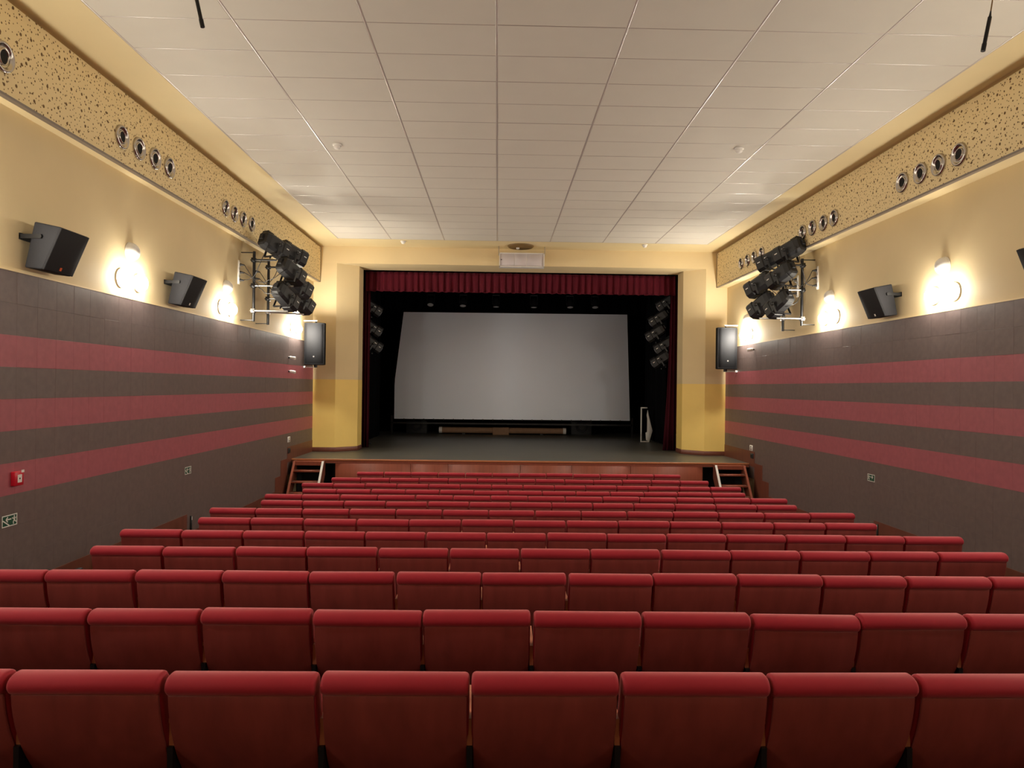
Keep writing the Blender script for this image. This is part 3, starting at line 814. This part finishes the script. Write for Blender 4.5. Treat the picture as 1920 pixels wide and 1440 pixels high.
def mic(tip, top, cab, label):
    y = 4.2
    a, b, c = at(*tip, 1, y), at(*top, 1, y), at(*cab, 1, y)
    t = thing('hanging_microphone', label, 'microphone', b, (0, 0, 0), 'slim microphones hung from the ceiling')
    a, c = a - b, c - b
    e = c + (c * (1.0 if c.length > .01 else 0)); up = Vector((c.x * 1.6, 0, ZC - b.z))
    mtx = None
    MB().cyl((0, 0, 0), a * .78, .011, 12).cyl(a * .78, a, .013, 12).build('microphone_body', M['blackm'], t)
    MB().cyl((0, 0, 0), c * .35, .008, 8, 0, None, .004).build('strain_relief', M['blackp'], t)
    MB().tube([c * .2, c * .7, c, (c + up) / 2, up], .004, 6).build('hanging_cable', M['cable'], t)
mic((1843, 96), (1856, 32), (1861, 0), 'slim black microphone hanging from a thin cable at the upper right')
mic((380, 51), (366, -14), (362, -40), 'slim black microphone hanging from the ceiling at the upper left')

# white box hung in front of the header
def hung_box():
    p = at(978.5, 487.5, 1, 16.6)
    t = thing('ceiling_box', 'shallow white three-panel box hung over the stage opening', 'box', p)
    hw, hh = .53, .165
    MB().box2((-hw, 0, -hh), (hw, .22, hh)).build('housing', M['white'], t, .006, 2)
    f = MB().box2((-hw, -.018, hh - .02), (hw, .0, hh)).box2((-hw, -.018, -hh), (hw, 0, -hh + .02)).box2((-hw, -.018, -hh), (-hw + .02, 0, hh)).box2((hw - .02, -.018, -hh), (hw, 0, hh))
    f.build('front_frame', M['white'], t)
    xs = (-hw + .025, -.17, .12, hw - .025)
    for a, b in zip(xs, xs[1:]): MB().box2((a, -.008, -hh + .025), (b - .012, .002, hh - .025)).build('front_panel', M['boxface'], t, .003, 1)
    MB().cyl((-hw + .05, -.014, 0), (-hw + .05, -.006, 0), .012, 10).build('indicator', M['hole'], t)
    top = ZC - p.z
    for s in (-1, 1): MB().cyl((s * (hw + .012), .1, hh - .05), (s * (hw + .012), .1, top), .008, 8).build('hanger_rod', M['steel'], t)
    MB().lathe([(0, 0), (.27, 0), (.31, .03), (.31, .045)], 28, 0, Matrix.Translation((-.03, .0, top - .045))).build('ceiling_disc', M['brown_disc'], t)  # plain dark brown disc on the ceiling above the box
    MB().cyl((-.1, 0, top - .045), (-.1, 0, top - .075), .035, 14).build('sensor', M['white'], t)
hung_box()

# ------------------------------------------------------------------ small things on the walls
def wall_frame(side, px, py, name, label, cat, group=None):
    X = XL if side == 'left' else XR
    p = at(px, py, 0, X)
    # local x runs along the wall to the right as one faces it, local y up, local z out of the wall
    mtx = Matrix(((0, 0, 1), (1, 0, 0), (0, 1, 0))) if side == 'left' else Matrix(((0, 0, -1), (-1, 0, 0), (0, 1, 0)))
    return thing(name, label, cat, p, mtx.to_euler(), group)

def exit_sign(side, px, py, label, mirror, stairs_):
    t = wall_frame(side, px, py, 'exit_sign', label, 'exit sign', 'green escape route signs')
    w_, h_ = .10, .052
    MB().box2((-w_, -h_, 0), (w_, h_, .004)).build('panel', M['green'], t)
    b = .008
    MB().box2((-w_, h_ - b, .004), (w_, h_, .006)).box2((-w_, -h_, .004), (w_, -h_ + b, .006)).box2((-w_, -h_ + b, .004), (-w_ + b, h_ - b, .006)).box2((w_ - b, -h_ + b, .004), (w_, h_ - b, .006)).build('border', M['tag'], t)
    k = -1 if mirror else 1
    pc = MB()
    def line(a, b_, wd):
        a = Vector(a); b_ = Vector(b_); n = (b_ - a).normalized(); n = Vector((-n.y, n.x)) * wd / 2
        pts = [a + n, a - n, b_ - n, b_ + n]
        pc.prism([(p.x * k, p.y) for p in pts], 2, .004, .0062)
    # running figure on the right of the sign
    pc.disc(.0085, .0062, 12, 0, Matrix.Translation((.060 * k, .031, 0)))
    line((.058, .021), (.064, -.006), .015)
    line((.058, .018), (.040, .012), .007); line((.040, .012), (.034, .022), .006)
    line((.060, .018), (.078, .010), .007); line((.078, .010), (.084, .020), .006)
    line((.063, -.004), (.048, -.018), .009); line((.048, -.018), (.052, -.038), .008)
    line((.065, -.004), (.078, -.018), .009); line((.078, -.018), (.090, -.022), .008)
    # arrow
    line((-.045, .012), (.02, .012), .010); line((-.048, .012), (-.024, .034), .010); line((-.048, .012), (-.024, -.010), .010)
    if stairs_: line((-.088, .010), (-.006, -.042), .010)
    pc.build('pictogram', M['tag'], t)
exit_sign('left', 17, 976, 'green escape sign with arrow and stairs on the left wall, under the red call point', False, True)
exit_sign('left', 352, 882, 'small green escape sign with arrow and stairs on the left wall, farther along', False, True)
exit_sign('right', 1634, 896, 'small green escape sign with an arrow on the right wall', False, False)
for o in bpy.data.objects:      # the sign on the right wall reads man first, then the arrow pointing on
    if o.get('label', '').endswith('on the right wall') and o.get('category') == 'exit sign':
        for c in o.children:
            if c.name.startswith('pictogram'): c.rotation_euler = (0, 0, 0); c.scale = (-1, 1, 1)

t = wall_frame('left', 28, 897, 'fire_call_point', 'red fire alarm call point with a white label on the left wall', 'fire alarm')
MB().box2((-.06, -.065, 0), (.06, .065, .042)).build('housing', M['red'], t, .006, 2)
MB().box2((-.026, -.036, .042), (.03, .036, .0445)).build('break_panel', M['tag'], t)
MB().disc(.009, .0458, 12).build('button', M['hole'], t)
MB().box2((.022, .052, .043), (.058, .075, .046)).build('tag', M['tag'], t)

for side, wpos, bpos in (('left', (541, 824), (541, 845)), ('right', (1409, 840), (1411, 855))):
    t = wall_frame(side, *wpos, 'wall_socket', 'white double socket plate near the stage on the %s wall' % side, 'wall socket', 'white socket plates by the stage')
    MB().box2((-.085, -.06, 0), (.085, .06, .012)).build('plate', M['white'], t, .004, 1)
    for y in (-.028, .028): MB().cyl((0, y, .008), (0, y, .0135), .019, 12).build('socket_hole', M['hole'], t)
    t = wall_frame(side, *bpos, 'wall_outlet', 'black outlet plate below the white socket on the %s wall' % side, 'wall outlet', 'black outlet plates by the stage')
    MB().box2((-.08, -.055, 0.004), (.08, .055, .022)).build('plate', M['blackp'], t, .004, 1)
    MB().box2((-.045, -.03, .022), (.045, .03, .026)).build('cover', M['hole'], t)
for side, lst in (('left', [(541, 670, 'upper'), (541, 696, 'lower')]), ('right', [(1414, 655, 'only')])):
    for px, py, w_ in lst:
        t = wall_frame(side, px, py, 'wall_emitter', ('small white cylinder projecting from the left wall near the stage, %s of two' % w_) if side == 'left' else 'small white cylinder projecting from the right wall near the stage', 'emitter', 'white cylinders on the walls by the stage')
        MB().cyl((0, 0, 0), (0, -.008, .035), .02, 10).build('bracket', M['blackm'], t)
        MB().lathe([(0, .03), (.026, .03), (.034, .04), (.034, .135), (.026, .15), (0, .15)], 14, 0, Matrix.Rotation(.15, 4, 'X')).build('barrel', M['white'], t)
t = wall_frame('left', 142, 1071, 'dado_socket', 'small black fitting with a painted highlight above the dado of the left wall', 'fitting')
MB().box2((-.05, -.06, 0.0), (.05, .03, .05)).build('housing', M['blackp'], t, .01, 2)
MB().box2((-.02, -.025, .05), (.035, -.012, .053)).build('glass', M['tag'], t)  # pale strip: a highlight on the black box, painted as colour
for side, px, py in (('left', 356.5, 984), ('right', 1647, 1000)):
    t = wall_frame(side, px, py, 'dado_post', 'thin dark post at the end of the wooden dado on the %s wall' % side, 'post', 'dark posts ending the dado')
    MB().box2((-.009, -.30, .0), (.009, .13, .024)).build('post', M['blackm'], t, .003, 1)
    MB().box2((-.006, .07, .024), (.006, .12, .028)).build('cap', M['tag'], t)
